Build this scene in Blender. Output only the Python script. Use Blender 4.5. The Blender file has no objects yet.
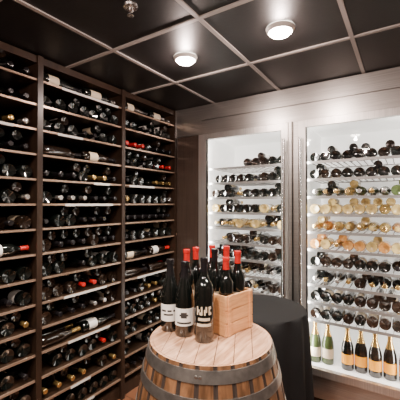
import bpy, math, random
from mathutils import Vector, Matrix
random.seed(7)
R=random.random
scene=bpy.context.scene
CAMZ=1.52; CEIL=2.42

# ---------------------------------------------------------------- materials
def mat(name,color,rough=.5,metal=0,emit=None,es=0,spec=.5,coat=0,trans=0):
    m=bpy.data.materials.new(name); m.use_nodes=True
    b=m.node_tree.nodes['Principled BSDF']
    b.inputs['Base Color'].default_value=(*color,1)
    b.inputs['Roughness'].default_value=rough
    b.inputs['Metallic'].default_value=metal
    b.inputs['Specular IOR Level'].default_value=spec
    b.inputs['Coat Weight'].default_value=coat
    b.inputs['Transmission Weight'].default_value=trans
    if emit:
        b.inputs['Emission Color'].default_value=(*emit,1)
        b.inputs['Emission Strength'].default_value=es
    return m
def noisy(name,c1,c2,scale=(1,1,1),nscale=8,rough=.5,metal=0,bump=.1,detail=6,coat=0,lo=.3,hi=.7,dist=.0,spec=.5):
    m=mat(name,c1,rough,metal,coat=coat,spec=spec); nt=m.node_tree; n=nt.nodes; l=nt.links
    b=n['Principled BSDF']
    tc=n.new('ShaderNodeTexCoord'); mp=n.new('ShaderNodeMapping'); mp.inputs['Scale'].default_value=scale
    no=n.new('ShaderNodeTexNoise'); no.inputs['Scale'].default_value=nscale; no.inputs['Detail'].default_value=detail
    no.inputs['Distortion'].default_value=dist
    cr=n.new('ShaderNodeValToRGB')
    cr.color_ramp.elements[0].position=lo; cr.color_ramp.elements[1].position=hi
    cr.color_ramp.elements[0].color=(*c1,1); cr.color_ramp.elements[1].color=(*c2,1)
    l.new(tc.outputs['Object'],mp.inputs['Vector']); l.new(mp.outputs[0],no.inputs['Vector'])
    l.new(no.outputs['Fac'],cr.inputs['Fac']); l.new(cr.outputs['Color'],b.inputs['Base Color'])
    if bump:
        bp=n.new('ShaderNodeBump'); bp.inputs['Strength'].default_value=bump; bp.inputs['Distance'].default_value=.01
        l.new(no.outputs['Fac'],bp.inputs['Height']); l.new(bp.outputs[0],b.inputs['Normal'])
    return m
M={}
M['rack']=noisy('rack_wood',(.016,.009,.006),(.034,.019,.012),(1,1,.12),30,.3,bump=.03,spec=.4)
M['shelf']=noisy('shelf_wood',(.018,.010,.006),(.036,.020,.012),(6,.4,6),12,.35,bump=.03,spec=.4)
M['lip']=noisy('shelf_front_rail',(.28,.19,.13),(.45,.32,.24),(6,.4,6),12,.28,metal=.6,bump=.02)
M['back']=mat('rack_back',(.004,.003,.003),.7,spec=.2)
M['strip']=mat('label_strip',(.62,.60,.57),.35)
M['srail']=mat('shelf_front_steel',(.30,.29,.28),.35,.6)
M['wire']=mat('shelf_wire',(.36,.35,.34),.45)
M['steel']=noisy('brushed_steel',(.42,.40,.38),(.60,.57,.54),(.6,1,60),6,.30,metal=.94,bump=.0)
M['steelv']=noisy('brushed_steel_upright',(.52,.50,.48),(.72,.69,.66),(60,1,.6),6,.32,metal=.9,bump=.0)
M['steeld']=mat('dark_steel',(.05,.045,.04),.35,1)
M['chrome']=mat('handle_steel',(.68,.66,.64),.25,1)
M['liner']=mat('fridge_liner_glow',(.84,.83,.81),.6,emit=(1,.975,.92),es=.6)  # liner is no lamp; emission added so the interior looks bright
M['led']=mat('led_strip',(1,1,1),.4,emit=(1,.97,.93),es=6)
M['tile']=noisy('black_ceiling_tile',(.005,.0045,.0045),(.008,.007,.007),(1,1,1),60,.42,bump=.04,spec=.35)
M['tbar']=mat('ceiling_tbar',(.26,.235,.22),.4)
M['wall']=noisy('dark_wall_paint',(.05,.034,.026),(.06,.04,.03),(1,1,1),20,.6)
M['filler']=noisy('brown_reflection_panel',(.030,.020,.016),(.05,.034,.026),(20,20,.6),4,.22)  # brown reflection of the steel side, put in as panel colour
M['gdark']=mat('dark_green_glass',(.003,.004,.0035),.09,spec=.7,coat=.6)
M['gbrown']=mat('brown_glass',(.010,.006,.004),.09,spec=.7,coat=.6)
M['ggreen']=mat('olive_glass',(.05,.07,.025),.1,spec=.6)
M['ggold']=mat('pale_wine_glass',(.80,.60,.24),.12,spec=.6,trans=.6)
M['grose']=mat('orange_wine_glass',(.85,.42,.12),.12,spec=.6,trans=.6)
M['lw']=mat('label_white',(.75,.73,.69),.6)
M['lc']=mat('label_cream',(.60,.50,.36),.6)
M['ly']=mat('label_yellow',(.90,.38,.01),.5)
M['lk']=mat('label_black',(.02,.02,.02),.5)
M['cr']=mat('capsule_red',(.42,.012,.010),.22,coat=.4)
M['ck']=mat('capsule_black',(.008,.007,.008),.2)
M['cg']=mat('capsule_gold',(.70,.47,.17),.25,.9)
M['cs']=mat('capsule_silver',(.6,.57,.54),.25,.9)
M['pine']=noisy('crate_pine',(.58,.26,.10),(.78,.42,.19),(1,1,10),7,.5,bump=.05,dist=1)
M['hoop']=noisy('galvanised_hoop',(.22,.21,.20),(.40,.38,.36),(1,1,1),25,.32,metal=.9,bump=.08)
M['stave']=noisy('oak_stave',(.05,.024,.011),(.22,.105,.05),(5,5,.5),7,.34,bump=.25,dist=.6,coat=.3)
M['head']=noisy('oak_head',(.32,.16,.09),(.70,.42,.27),(9,.9,1),6,.18,bump=.12,coat=.7,dist=.5)
M['groove']=mat('stave_groove',(.02,.01,.006),.8)
M['cloth']=noisy('black_tablecloth',(.0035,.0035,.004),(.007,.007,.008),(1,1,1),200,.8,bump=.1,spec=.3)
M['lamp']=mat('lamp_lens',(1,1,1),.4,emit=(1,.88,.76),es=80)
M['trimw']=mat('lamp_trim',(.6,.57,.54),.4)
fm=mat('floor_planks',(.1,.05,.03),.35); nt=fm.node_tree;n=nt.nodes;l=nt.links
tc=n.new('ShaderNodeTexCoord'); br=n.new('ShaderNodeTexBrick')
br.inputs['Color1'].default_value=(.20,.085,.045,1); br.inputs['Color2'].default_value=(.14,.06,.03,1); br.inputs['Mortar'].default_value=(.03,.015,.01,1)
br.inputs['Scale'].default_value=1; br.inputs['Brick Width'].default_value=1.2; br.inputs['Row Height'].default_value=.14; br.inputs['Mortar Size'].default_value=.003
l.new(tc.outputs['Object'],br.inputs['Vector']); l.new(br.outputs['Color'],n['Principled BSDF'].inputs['Base Color'])
M['floor']=fm
gm=bpy.data.materials.new('door_glass'); gm.use_nodes=True; nt=gm.node_tree; nt.nodes.clear()
o=nt.nodes.new('ShaderNodeOutputMaterial'); mx=nt.nodes.new('ShaderNodeMixShader'); tr=nt.nodes.new('ShaderNodeBsdfTransparent')
gl=nt.nodes.new('ShaderNodeBsdfGlossy'); gl.inputs['Roughness'].default_value=.02; mx.inputs[0].default_value=.08
nt.links.new(tr.outputs[0],mx.inputs[1]); nt.links.new(gl.outputs[0],mx.inputs[2]); nt.links.new(mx.outputs[0],o.inputs[0])
M['glass']=gm

# ---------------------------------------------------------------- builder
class B:
    def __init__(s): s.v=[];s.f=[];s.m=[];s.s=[];s.mats=[]
    def mi(s,k):
        if k not in s.mats: s.mats.append(k)
        return s.mats.index(k)
    def add(s,vs,fs,ks,smooth=False,T=None):
        o=len(s.v)
        if T is not None: vs=[tuple(T@Vector(p)) for p in vs]
        s.v+=vs
        for i,f in enumerate(fs):
            s.f.append(tuple(o+a for a in f)); s.m.append(s.mi(ks[i] if isinstance(ks,list) else ks)); s.s.append(smooth)
    def box(s,x0,x1,y0,y1,z0,z1,k,T=None):
        vs=[(x,y,z) for x in (x0,x1) for y in (y0,y1) for z in (z0,z1)]
        fs=[(0,1,3,2),(4,6,7,5),(0,4,5,1),(2,3,7,6),(0,2,6,4),(1,5,7,3)]
        s.add(vs,fs,k,False,T)
    def lathe(s,prof,segs,kf,T=None,rf=None):
        vs=[];fs=[];ks=[]
        for i,(r,z) in enumerate(prof):
            for j in range(segs):
                a=2*math.pi*j/segs
                rr=r if rf is None else rf(r,z,a)
                vs.append((rr*math.cos(a),rr*math.sin(a),z))
        for i in range(len(prof)-1):
            for j in range(segs):
                a=i*segs+j; b=i*segs+(j+1)%segs
                fs.append((a,b,b+segs,a+segs)); ks.append(kf(i,j))
        s.add(vs,fs,ks,True,T)
    def cyl(s,p0,p1,r,k,segs=10):
        p0=Vector(p0);p1=Vector(p1);d=p1-p0
        T=Matrix.Translation(p0)@d.to_track_quat('Z','Y').to_matrix().to_4x4()
        L=d.length
        s.lathe([(0.0001,0),(r,0),(r,L),(0.0001,L)],segs,lambda i,j:k,T)
    def obj(s,name,parent=None):
        me=bpy.data.meshes.new(name); me.from_pydata(s.v,[],s.f)
        for k in s.mats: me.materials.append(M[k])
        me.polygons.foreach_set('material_index',s.m); me.polygons.foreach_set('use_smooth',s.s)
        me.update(); ob=bpy.data.objects.new(name,me); scene.collection.objects.link(ob)
        if parent: ob.parent=parent
        return ob
def sharp(ob,ang=35):
    me=ob.data
    try: me.set_sharp_from_angle(angle=math.radians(ang))
    except Exception: pass
def bevel(ob,w=.003):
    m=ob.modifiers.new('bevel','BEVEL'); m.width=w; m.segments=2; m.limit_method='ANGLE'
def boxobj(name,*a):
    b=B(); b.box(*a); return b.obj(name)

# ---------------------------------------------------------------- bottles
def bprof(H=.30,r=.037,kind='bordeaux'):
    s=H/.30
    if kind=='bordeaux':
        p=[(.0001,.012),(.026,.004),(r-.003,0),(r,.006),(r,.05),(r,.14),(r,.188),(r*.93,.203),(r*.62,.220),(.0155,.236),(.0142,.250),(.0138,.284),(.0158,.286),(.0158,.298),(.0135,.30),(.0001,.30)]
        lab=(4,5); cap=10
    else:
        p=[(.0001,.012),(.028,.004),(r-.003,0),(r,.006),(r,.045),(r,.115),(r*.99,.145),(r*.88,.175),(r*.66,.205),(r*.47,.232),(.0155,.255),(.0145,.280),(.017,.282),(.017,.298),(.014,.30),(.0001,.30)]
        lab=(4,5); cap=9
    return [(a,z*s) for a,z in p],lab,cap
def bottle(b,T,glass,label,cap,kind='bordeaux',segs=14,H=.30,r=.037,foilfrom=None,lfrac=.5):
    p,lab,ci=bprof(H,r,kind)
    if foilfrom is not None: ci=foilfrom
    def kf(i,j):
        if i>=ci: return cap
        if lab[0]<=i<lab[1] and label and j<segs*lfrac: return label
        return glass
    b.lathe(p,segs,kf,T)
def lying(b,pos,axis_angle,glass,label,cap,kind,r=.037,roll=None,segs=16,H=.30,tilt=0):
    roll=R()*6.28 if roll is None else roll
    T=Matrix.Translation(pos)@Matrix.Rotation(axis_angle,4,'Z')@Matrix.Rotation(math.pi/2+tilt,4,'Y')@Matrix.Rotation(roll,4,'Z')
    bottle(b,T,glass,label,cap,kind,segs,H,r)

# ---------------------------------------------------------------- room shell
XL=-2.22; XR=1.5; YB=3.12; YF=-1.6
boxobj('floor',XL-.1,XR+.1,YF-.1,YB+.1,-.06,0,'floor')
boxobj('wall_left',XL-.1,XL,YF-.1,YB+.1,0,2.6,'wall')
boxobj('wall_right',XR,XR+.1,YF-.1,YB+.1,0,2.6,'wall')
boxobj('wall_back',XL,XR,YB,YB+.1,0,2.6,'wall')
boxobj('wall_front',XL,XR,YF-.1,YF,0,2.6,'wall')
c=B(); c.box(XL-.1,XR+.1,YF-.1,YB+.1,CEIL+.006,CEIL+.1,'tile')
x=-2.04
while x<XR:
    c.box(x-.011,x+.011,YF,YB,CEIL-.001,CEIL+.006,'tbar'); x+=.6
y=-1.11
while y<YB:
    c.box(XL,XR,y-.011,y+.011,CEIL-.0015,CEIL+.006,'tbar'); y+=.6
c.obj('ceiling')

# ---------------------------------------------------------------- left rack
FX=-1.87; BX=XL+.005
ups=[2.455-.68*i for i in range(6)]
rk=B()
for i,u in enumerate(ups):
    rk.box(BX,FX,u-.013,u+.013,0,CEIL-.002,'rack')
    rk.box(FX,FX+.012,u-.017,u+.017,0,CEIL-.002,'rack')
yl,yh=ups[-1],ups[0]
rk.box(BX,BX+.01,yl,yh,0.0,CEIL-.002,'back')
rk.box(BX,FX,yl,yh,CEIL-.045,CEIL-.003,'rack')
rk.box(BX,FX-.02,yl,yh,0,.09,'rack')
SZ=[1.52+.151*i for i in range(-9,6)]
for z in SZ:
    for i in range(5):
        a=ups[i+1]+.013; b_=ups[i]-.013
        rk.box(BX+.01,FX-.010,a,b_,z-.010,z,'shelf')
        rk.box(FX-.010,FX+.002,a,b_,z-.010,z+.002,'lip')
        if R()<.3:
            w=.12+.4*R(); s0=a+R()*(b_-a-w)
            if s0>a: rk.box(FX+.002,FX+.004,s0,s0+w,z-.014,z+.001,'strip')
rack=rk.obj('wine_rack')
rb=B()
caps=['ck']*7+['cr','cg','cg','cs','cs']
for zi,z in enumerate(SZ):
    for i in range(5):
        a=ups[i+1]+.02; b_=ups[i]-.02
        mode=R()
        if mode<.16:
            for q in range(2):
                kind=random.choice(['bordeaux','burg'])
                g=random.choice(['gdark','gdark','gbrown']); 
                y0=a+.01+q*.315
                lying(rb,(FX-.055,y0,z+.0375),math.pi/2,g,random.choice(['lw','lc',None]),random.choice(caps),kind,roll=random.choice([2.6,3.4,4.0]))
                lying(rb,(FX-.15,y0+.01,z+.0375),math.pi/2,g,None,random.choice(caps),kind)
            continue
        n_=7; w=(b_-a)/n_
        out=R()<.55; g=random.choice(['gdark','gdark','gdark','gbrown']); cp=random.choice(caps); kind=random.choice(['bordeaux','burg']); lb=random.choice(['lw','lc','lw',None])
        for q in range(n_):
            if R()<.05: continue
            if R()<.45: cp=random.choice(caps); out=not out if R()<.7 else out; lb=random.choice(['lw','lc',None])
            y0=a+w*(q+.5)
            r_=.0405
            if out: lying(rb,(FX-.325+.02*R(),y0,z+r_+.001),(R()-.5)*.03,g,lb,cp,kind,r=r_)
            else: lying(rb,(FX-.02-.025*R(),y0,z+r_+.001),math.pi+(R()-.5)*.03,g,lb,cp,kind,r=r_)
            if R()<.45 and q<n_-1:
                lying(rb,(FX-.03-.02*R(),y0+w/2,z+r_+.060),math.pi,random.choice(['gdark','gbrown']),lb,random.choice(caps),kind,r=.031)
o=rb.obj('racked_wine_bottles'); sharp(o)

# ---------------------------------------------------------------- wine fridges
FY=2.483; FB=3.08; GZ0=.31; GZ1=2.10
def fridge(name,x0,x1,handle_side):
    root=bpy.data.objects.new(name,None); scene.collection.objects.link(root)
    s=B(); th=.02
    ix0,ix1=x0-.02,x1+.02
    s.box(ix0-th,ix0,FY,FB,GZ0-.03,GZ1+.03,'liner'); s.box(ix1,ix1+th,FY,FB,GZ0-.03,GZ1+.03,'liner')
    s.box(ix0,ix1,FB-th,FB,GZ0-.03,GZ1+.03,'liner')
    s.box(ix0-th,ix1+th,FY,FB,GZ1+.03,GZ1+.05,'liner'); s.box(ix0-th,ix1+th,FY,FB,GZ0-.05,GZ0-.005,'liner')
    s.box(ix0+.02,ix1-.02,FY+.03,FY+.06,GZ1+.02,GZ1+.03,'led')
    s.obj('cabinet_liner',root)
    d=B(); fw=.052; y0,y1=FY-.04,FY-.002
    d.box(x0-fw,x0,y0,y1,GZ0-fw,GZ1+fw,'steelv'); d.box(x1,x1+fw,y0,y1,GZ0-fw,GZ1+fw,'steelv')
    d.box(x0,x1,y0,y1,GZ1,GZ1+fw,'steelv'); d.box(x0,x1,y0,y1,GZ0-fw,GZ0,'steelv')
    d.box(x0-.001,x0+.006,y0+.004,y1-.002,GZ0,GZ1,'steeld'); d.box(x1-.006,x1+.001,y0+.004,y1-.002,GZ0,GZ1,'steeld')
    o=d.obj('door_frame',root)
    g=B(); g.add([(x0,FY-.022,GZ0),(x1,FY-.022,GZ0),(x1,FY-.022,GZ1),(x0,FY-.022,GZ1)],[(0,1,2,3)],'glass'); g.obj('door_glass_pane',root)
    h=B(); hx=(x1+fw*.6) if handle_side>0 else (x0-fw*.6)
    h.cyl((hx,y0-.04,.45),(hx,y0-.04,2.02),.012,'chrome',20)
    for hz in (.55,1.25,1.92): h.cyl((hx,y0-.04,hz),(hx,y0+.003,hz),.008,'chrome',12)
    o=h.obj('door_handle',root); sharp(o,50)
    w=B()
    for z in shelfz:
        w.box(ix0,ix1,FY+.035,FY+.043,z-.018,z+.002,'srail')
        w.box(ix0,ix1,FB-.06,FB-.05,z-.01,z,'wire')
        n_=16
        for q in range(n_):
            xx=ix0+(ix1-ix0)*(q+.5)/n_
            w.box(xx-.003,xx+.003,FY+.04,FB-.05,z-.008,z-.001,'wire')
    w.obj('shelf_rails',root)
    return root
shelfz=[.64+.134*i for i in range(10)]
D1=(-1.516,-.819); D2=(-.633,.066)
fridge('wine_fridge',*D1,1)
fridge('wine_fridge',*D2,-1)
fb=B()
def row(x0,x1,z,g,cap,lab,out,fill=1.0,r=.0375,n_=9):
    w=(x1-x0)/n_
    for q in range(n_):
        if R()>fill: continue
        xx=x0+w*(q+.5)
        cp=random.choice(cap); gg=random.choice(g)
        kind=random.choice(['bordeaux','burg'])
        if (out if R()>.15 else not out):
            lying(fb,(xx,FY+.35+.02*R(),z+r),-math.pi/2,gg,random.choice(lab),cp,kind,r=r,H=.29)
        else:
            lying(fb,(xx,FY+.06+.02*R(),z+r),math.pi/2,gg,random.choice(lab),cp,kind,r=r,H=.29)
        if q<n_-1 and R()<.3:
            lying(fb,(xx+w/2,FY+.07+.05*R(),z+r+.053),math.pi/2,gg,random.choice(lab),cp,kind,r=.030,H=.29)
dk=['gdark','gdark','gbrown']
def rows(D,spec):
    for z,(g,c_,out,fl,lo) in zip(shelfz,spec):
        row(D[0]+lo*(D[1]-D[0]),D[1],z,g,c_,['lw','lc',None],out,fl,n_=max(2,round(9*(1-lo))))
rows(D2,[ (dk,['cg','ck'],0,1,0),(dk,['ck','cg'],0,1,0),(dk,['cg','cs'],1,1,0),(dk+['grose'],['cg','ck'],0,1,0),
 (['grose','grose','ggold'],['cg'],0,1,0),(['ggold','ggold','grose'],['cg','ggold'],1,1,0),(['ggold','ggold','gdark'],['cg','ggold'],0,1,0),(['gdark','ggreen','ggold'],['cg','cs'],1,1,0),(dk,['ck','cs'],0,1,0),(dk,['ck'],0,.95,0)])
rows(D1,[ (dk,['cg','ck'],0,1,0),(dk,['ck','cg'],0,.95,0),(dk,['cg','cs'],1,1,0),(dk,['ck','cr'],0,.95,0),
 (dk,['cs','cg'],0,.95,0),(['ggold','gdark'],['cg','ggold'],1,1,0),(['ggold','gdark','gdark'],['cg','ggold'],0,.95,0),(dk,['cg','cs'],0,1,0),(dk,['ck','cs'],0,.95,.05),(dk,['ck'],0,.95,.45)])
o=fb.obj('chilled_wine_bottles'); sharp(o)
for i,(xx,lb,) in enumerate([(-.60,'lc'),(-.51,'lc'),(-.37,'ly'),(-.282,'ly'),(-.19,'ly'),(-.10,'ly'),(-.005,'ly')]):
    b=B(); T=Matrix.Rotation(math.radians(-165),4,'Z')
    bottle(b,T,'ggreen' if lb=='lc' else 'gdark',lb,'cg','burg',32,.305,.043,foilfrom=8,lfrac=.6)
    o=b.obj('champagne_bottle'); o.location=(xx,FY+.10+.012*(i%2),GZ0-.004); sharp(o)

# steel surround
s=B()
XE=XR
s.box(-1.57,XE,FY-.03,FY+.01,GZ1+.056,GZ1+.18,'steel')
s.box(-1.57,XE,FY-.03,FY+.01,GZ1+.185,CEIL-.001,'steel')
s.box(-1.57,XE,FY-.01,FY+.01,GZ1+.05,CEIL-.001,'steeld')
s.box(-1.868,-1.57,FY-.03,FY+.01,GZ1+.056,CEIL-.001,'steel')
o=s.obj('trim_1'); 
s=B(); s.box(-1.853,-1.575,FY-.02,FY+.01,0,GZ1+.054,'filler'); s.box(-1.60,-1.572,FY-.03,FY-.02,0,GZ1+.054,'steelv'); s.obj('trim_2')
s=B(); s.box(-.765,-.687,FY-.03,FY+.01,0,GZ1+.054,'steel'); s.box(-.737,-.729,FY-.045,FY-.03,0.26,GZ1+.054,'steeld')
s.obj('trim_3')
s=B(); s.box(.12,XE,FY-.03,FY+.01,0,GZ1+.054,'steelv'); s.obj('trim_4')
s=B(); s.box(-1.57,.12,FY-.02,FY+.01,0.09,GZ0-.054,'steel'); s.box(-1.57,.12,FY+.0,FY+.02,0,0.09,'steeld'); s.obj('trim_5')

# ---------------------------------------------------------------- barrel
BC=(-.690,1.150); BH=.968; RH=.250; RB=.325
bl=B()
def br_(z):
    q=(z-BH/2)/(BH/2); return RB-(RB-RH)*abs(q)**1.9
NS=26; SEG=NS*8
def rf(r,z,a):
    ph=(a/(2*math.pi)*NS)%1
    g=min(ph,1-ph)
    return r-(.004 if g<.07 else 0)
prof=[(br_(BH*i/24),BH*i/24) for i in range(25)]
bl.lathe(prof,SEG,lambda i,j:'groove' if (j%8) in (0,7) else 'stave',None,rf)
HZ=BH-.003
bl.lathe([(RH,BH),(RH-.004,BH+.0005),(RH-.012,BH-.001),(RH-.014,HZ)],SEG,lambda i,j:'head')
rr=RH-.012; npl=7; pw=2*rr/npl
for i in range(npl):
    a0=-rr+i*pw+.0012; a1=-rr+(i+1)*pw-.0012
    N=10
    top=[(a0+(a1-a0)*t/N, math.sqrt(max(0,rr*rr-(a0+(a1-a0)*t/N)**2))) for t in range(N+1)]
    poly=top+[(x_,-y_) for x_,y_ in reversed(top)]
    z1=HZ+.0005*(i%2)
    bl.add([(x_,y_,z1) for x_,y_ in poly]+[(x_,y_,z1-.02) for x_,y_ in poly],
       [tuple(range(len(poly)))[::-1]]+[(k,(k+1)%len(poly),len(poly)+(k+1)%len(poly),len(poly)+k) for k in range(len(poly))],'head',False,Matrix.Rotation(math.radians(25),4,'Z'))
bl.lathe([(.0001,HZ-.012),(rr,HZ-.012)],40,lambda i,j:'groove')
def hoop(z0,z1):
    t=.0035
    bl.lathe([(br_(z0)-.002,z0),(br_(z0)+t,z0),(br_((z0+z1)/2)+t,(z0+z1)/2),(br_(z1)+t,z1),(br_(z1)-.002,z1)],96,lambda i,j:'hoop')
for z0,z1 in [(.915,.955),(.835,.870),(.70,.735)]:
    hoop(z0,z1); hoop(BH-z1,BH-z0)
for z in (.935,.852,.717):
    for a in (-70,-67):
        aa=math.radians(a); rr_=br_(z)+.003
        T=Matrix.Translation((rr_*math.cos(aa),rr_*math.sin(aa),z))@Matrix.Rotation(aa,4,'Z')@Matrix.Rotation(math.pi/2,4,'Y')
        bl.lathe([(.006,0),(.005,.003),(.0001,.004)],10,lambda i,j:'hoop',T)
o=bl.obj('wine_barrel'); o.location=(BC[0],BC[1],0); sharp(o,40)

def standing(name,x,y,z,glass,pattern,cap,kind='bordeaux',H=.30,r=.038,face=-59):
    segs=40
    p,lab,ci=bprof(H,r,kind)
    i0=lab[0]; z0=p[i0][1]; z1=p[lab[1]][1]
    rws=len(pattern); newp=p[:i0+1]+[(r,z0+(z1-z0)*k/rws) for k in range(1,rws)]+p[lab[1]:]
    ci2=ci+rws-1
    cols=len(pattern[0]); keymap={'w':'lw','c':'lc','k':'lk','r':'cr','.':glass,'g':'cg','y':'ly'}
    def kf(i,j):
        if i>=ci2: return cap
        if i0<=i<i0+rws:
            row_=pattern[rws-1-(i-i0)]
            jj=j-(segs//2-cols//2)
            if 0<=jj<cols: return keymap[row_[jj]]
        return glass
    b=B(); b.lathe(newp,segs,kf,Matrix.Rotation(math.radians(face+180),4,'Z'))
    o=b.obj(name); o.location=(x,y,z); sharp(o); return o
pw_=['wwwwwwwwwwwwwwww']*2+['wwwwwwkkkkwwwwww','wwwwwkkkkkkwwwww','wwwwwwkkkkwwwwww']+['wwwwwwwwwwwwwwww']*2+['wwwkkkkkkkkkkwww','wwwwwwwwwwwwwwww']
pl=['wwwwwwwwwwwwwwww']*3+['wwkkkkwkkkwkkkww','wwwwwwwwwwwwwwww','wwwwkkkkkkkwwwww']+['wwwwwwwwwwwwwwww']*3
pc=['................','...c..c..c.cc...','...cc.c.cc.c....','...c.cc.c..cc...','................','....cccccccc....','................','...cccccccccc...','................']
pd=['cccccccccccccccc','cccccccccccccccc','ccckkkkkkkkkkccc','cccccccccccccccc','cccccccccccccccc']
BZ=HZ+.0012
standing('wine_bottle',-.695,1.108,BZ,'gdark',pc,'ck',H=.335,r=.040)
standing('wine_bottle',-.797,1.113,BZ,'gdark',pw_,'ck','burg',H=.31,r=.041)
standing('wine_bottle',-.883,1.122,BZ,'gdark',pl,'ck','burg',H=.31,r=.040)
standing('wine_bottle',-.853,1.208,BZ,'gdark',pd,'cr',H=.345,r=.036)
standing('wine_bottle',-.855,1.287,BZ,'gdark',pd,'cr',H=.345,r=.034)
standing('wine_bottle',-.792,1.335,BZ,'gdark',pd,'cr',H=.355,r=.034)
ca=math.radians(-13)
CT=Matrix.Translation((-.628,1.172,HZ+.0012))@Matrix.Rotation(ca,4,'Z')
CW,CL,CH,ct=.156,.182,.168,.009
root=bpy.data.objects.new('wooden_wine_crate',None); scene.collection.objects.link(root)
k=B()
for zz0,zz1 in ((.0,.052),(.055,.107),(.110,CH)):
    k.box(-ct,0,0,CL,zz0,zz1,'pine',CT); k.box(-CW,-CW+ct,0,CL,zz0,zz1,'pine',CT)
k.box(-CW+ct,-ct,0,ct,0,CH,'pine',CT); k.box(-CW+ct,-ct,CL-ct,CL,0,CH,'pine',CT)
k.box(-CW,0,0,CL,0,.006,'pine',CT)
for yy in (.012,CL-.03): k.box(-.0005,.005,yy,yy+.018,0.002,CH-.002,'pine',CT)
o=k.obj('crate_boards',root); bevel(o,.0015)
cc=['cr','ck','cr','cr']; hh=[.315,.345,.335,.35]
for i,(a,b2) in enumerate([(-.044,.050),(-.112,.050),(-.044,.130),(-.112,.130)]):
    p=CT@Vector((a,b2,.007))
    o=standing('crated_bottle_%d'%(i+1),p.x,p.y,p.z,'gdark',pd,cc[i],H=hh[i],r=.0325); o.parent=root

# ---------------------------------------------------------------- draped table
TX,TY,TH,TR=-.793,1.945,.86,.285
t=B()
def trf(r,z,a):
    if z>TH-.012: return r
    d=(TH-z)/TH
    return r+ (.006+.024*d)*math.sin(a*11+1.3*math.sin(a*3))+.03*d**.7
tp=[(.0001,TH),(TR*.5,TH),(TR-.012,TH),(TR-.003,TH-.004),(TR,TH-.014)]+[(TR+.002,TH-.014-(TH-.03)*i/14) for i in range(1,15)]
t.lathe(tp,132,lambda i,j:'cloth',None,trf)
t.cyl((0,0,0),(0,0,TH-.02),.03,'steeld'); t.cyl((0,0,0),(0,0,.02),.2,'steeld',24)
o=t.obj('cloth_draped_table'); o.location=(TX,TY,0); sharp(o,60)

# ---------------------------------------------------------------- lights
def downlight(x,y):
    root=bpy.data.objects.new('ceiling_downlight',None); scene.collection.objects.link(root); root.location=(x,y,CEIL)
    b=B()
    b.lathe([(.060,-.016),(.070,-.008),(.074,.004)],32,lambda i,j:'trimw')
    b.lathe([(.0001,-.036),(.024,-.034),(.047,-.026),(.061,-.012)],32,lambda i,j:'lamp')  # lens dome hung low and enlarged to imitate the lamp's bloom
    b.obj('lamp_housing',root)
    L=bpy.data.lights.new('downlight','SPOT'); L.energy=95; L.spot_size=math.radians(145); L.spot_blend=.8; L.color=(1,.87,.75); L.shadow_soft_size=.03
    o=bpy.data.objects.new('downlight_beam',L); scene.collection.objects.link(o); o.parent=root; o.location=(0,0,-.06)
    P=bpy.data.lights.new('glow','POINT'); P.energy=15; P.color=(1,.77,.69); P.shadow_soft_size=.02  # added point light, casts a halo on the tile in place of lens bloom
    o=bpy.data.objects.new('bloom_halo_light',P); scene.collection.objects.link(o); o.parent=root; o.location=(0,0,-.065)
for x in (-1.14,-.54):
    for y in (1.6,.4,-.8): downlight(x,y)  # far pair is in view; nearer pairs are unseen, added to light the barrel
for y in (1.0,-.2): downlight(.66,y)  # unseen pair, added for more light from the right
for D in (D1,D2):
    w=D[1]-D[0]; cx=(D[0]+D[1])/2
    for sx in (-1,1):
        L=bpy.data.lights.new('fridge_led','AREA'); L.shape='RECTANGLE'; L.size=.02; L.size_y=1.7; L.energy=13; L.color=(1,.965,.90)
        o=bpy.data.objects.new('fridge_led_light',L); scene.collection.objects.link(o)
        o.location=(cx+sx*(w/2+.008),FY+.015,1.22)
        zl=-Vector((-sx*.8,1,0)).normalized(); yl_=Vector((0,0,1)); xl=yl_.cross(zl)
        o.rotation_euler=Matrix((xl,yl_,zl)).transposed().to_euler()

b=B(); b.lathe([(.0001,-.045),(.016,-.044),(.016,-.041),(.004,-.040),(.004,-.028),(.010,-.024),(.010,-.010),(.032,-.006),(.034,.004)],24,lambda i,j:'chrome')
o=b.obj('ceiling_sprinkler'); o.location=(-1.048,1.04,CEIL); sharp(o)

w=bpy.data.worlds.new('w'); scene.world=w; w.use_nodes=True
w.node_tree.nodes['Background'].inputs[0].default_value=(.05,.04,.035,1)
cd=bpy.data.cameras.new('cam'); cd.sensor_width=36; cd.lens=319/400*36
co=bpy.data.objects.new('camera',cd); scene.collection.objects.link(co); scene.camera=co
co.location=(0,0,CAMZ); co.rotation_euler=(math.radians(90.7),0,math.radians(32.85))
cd.clip_start=.01
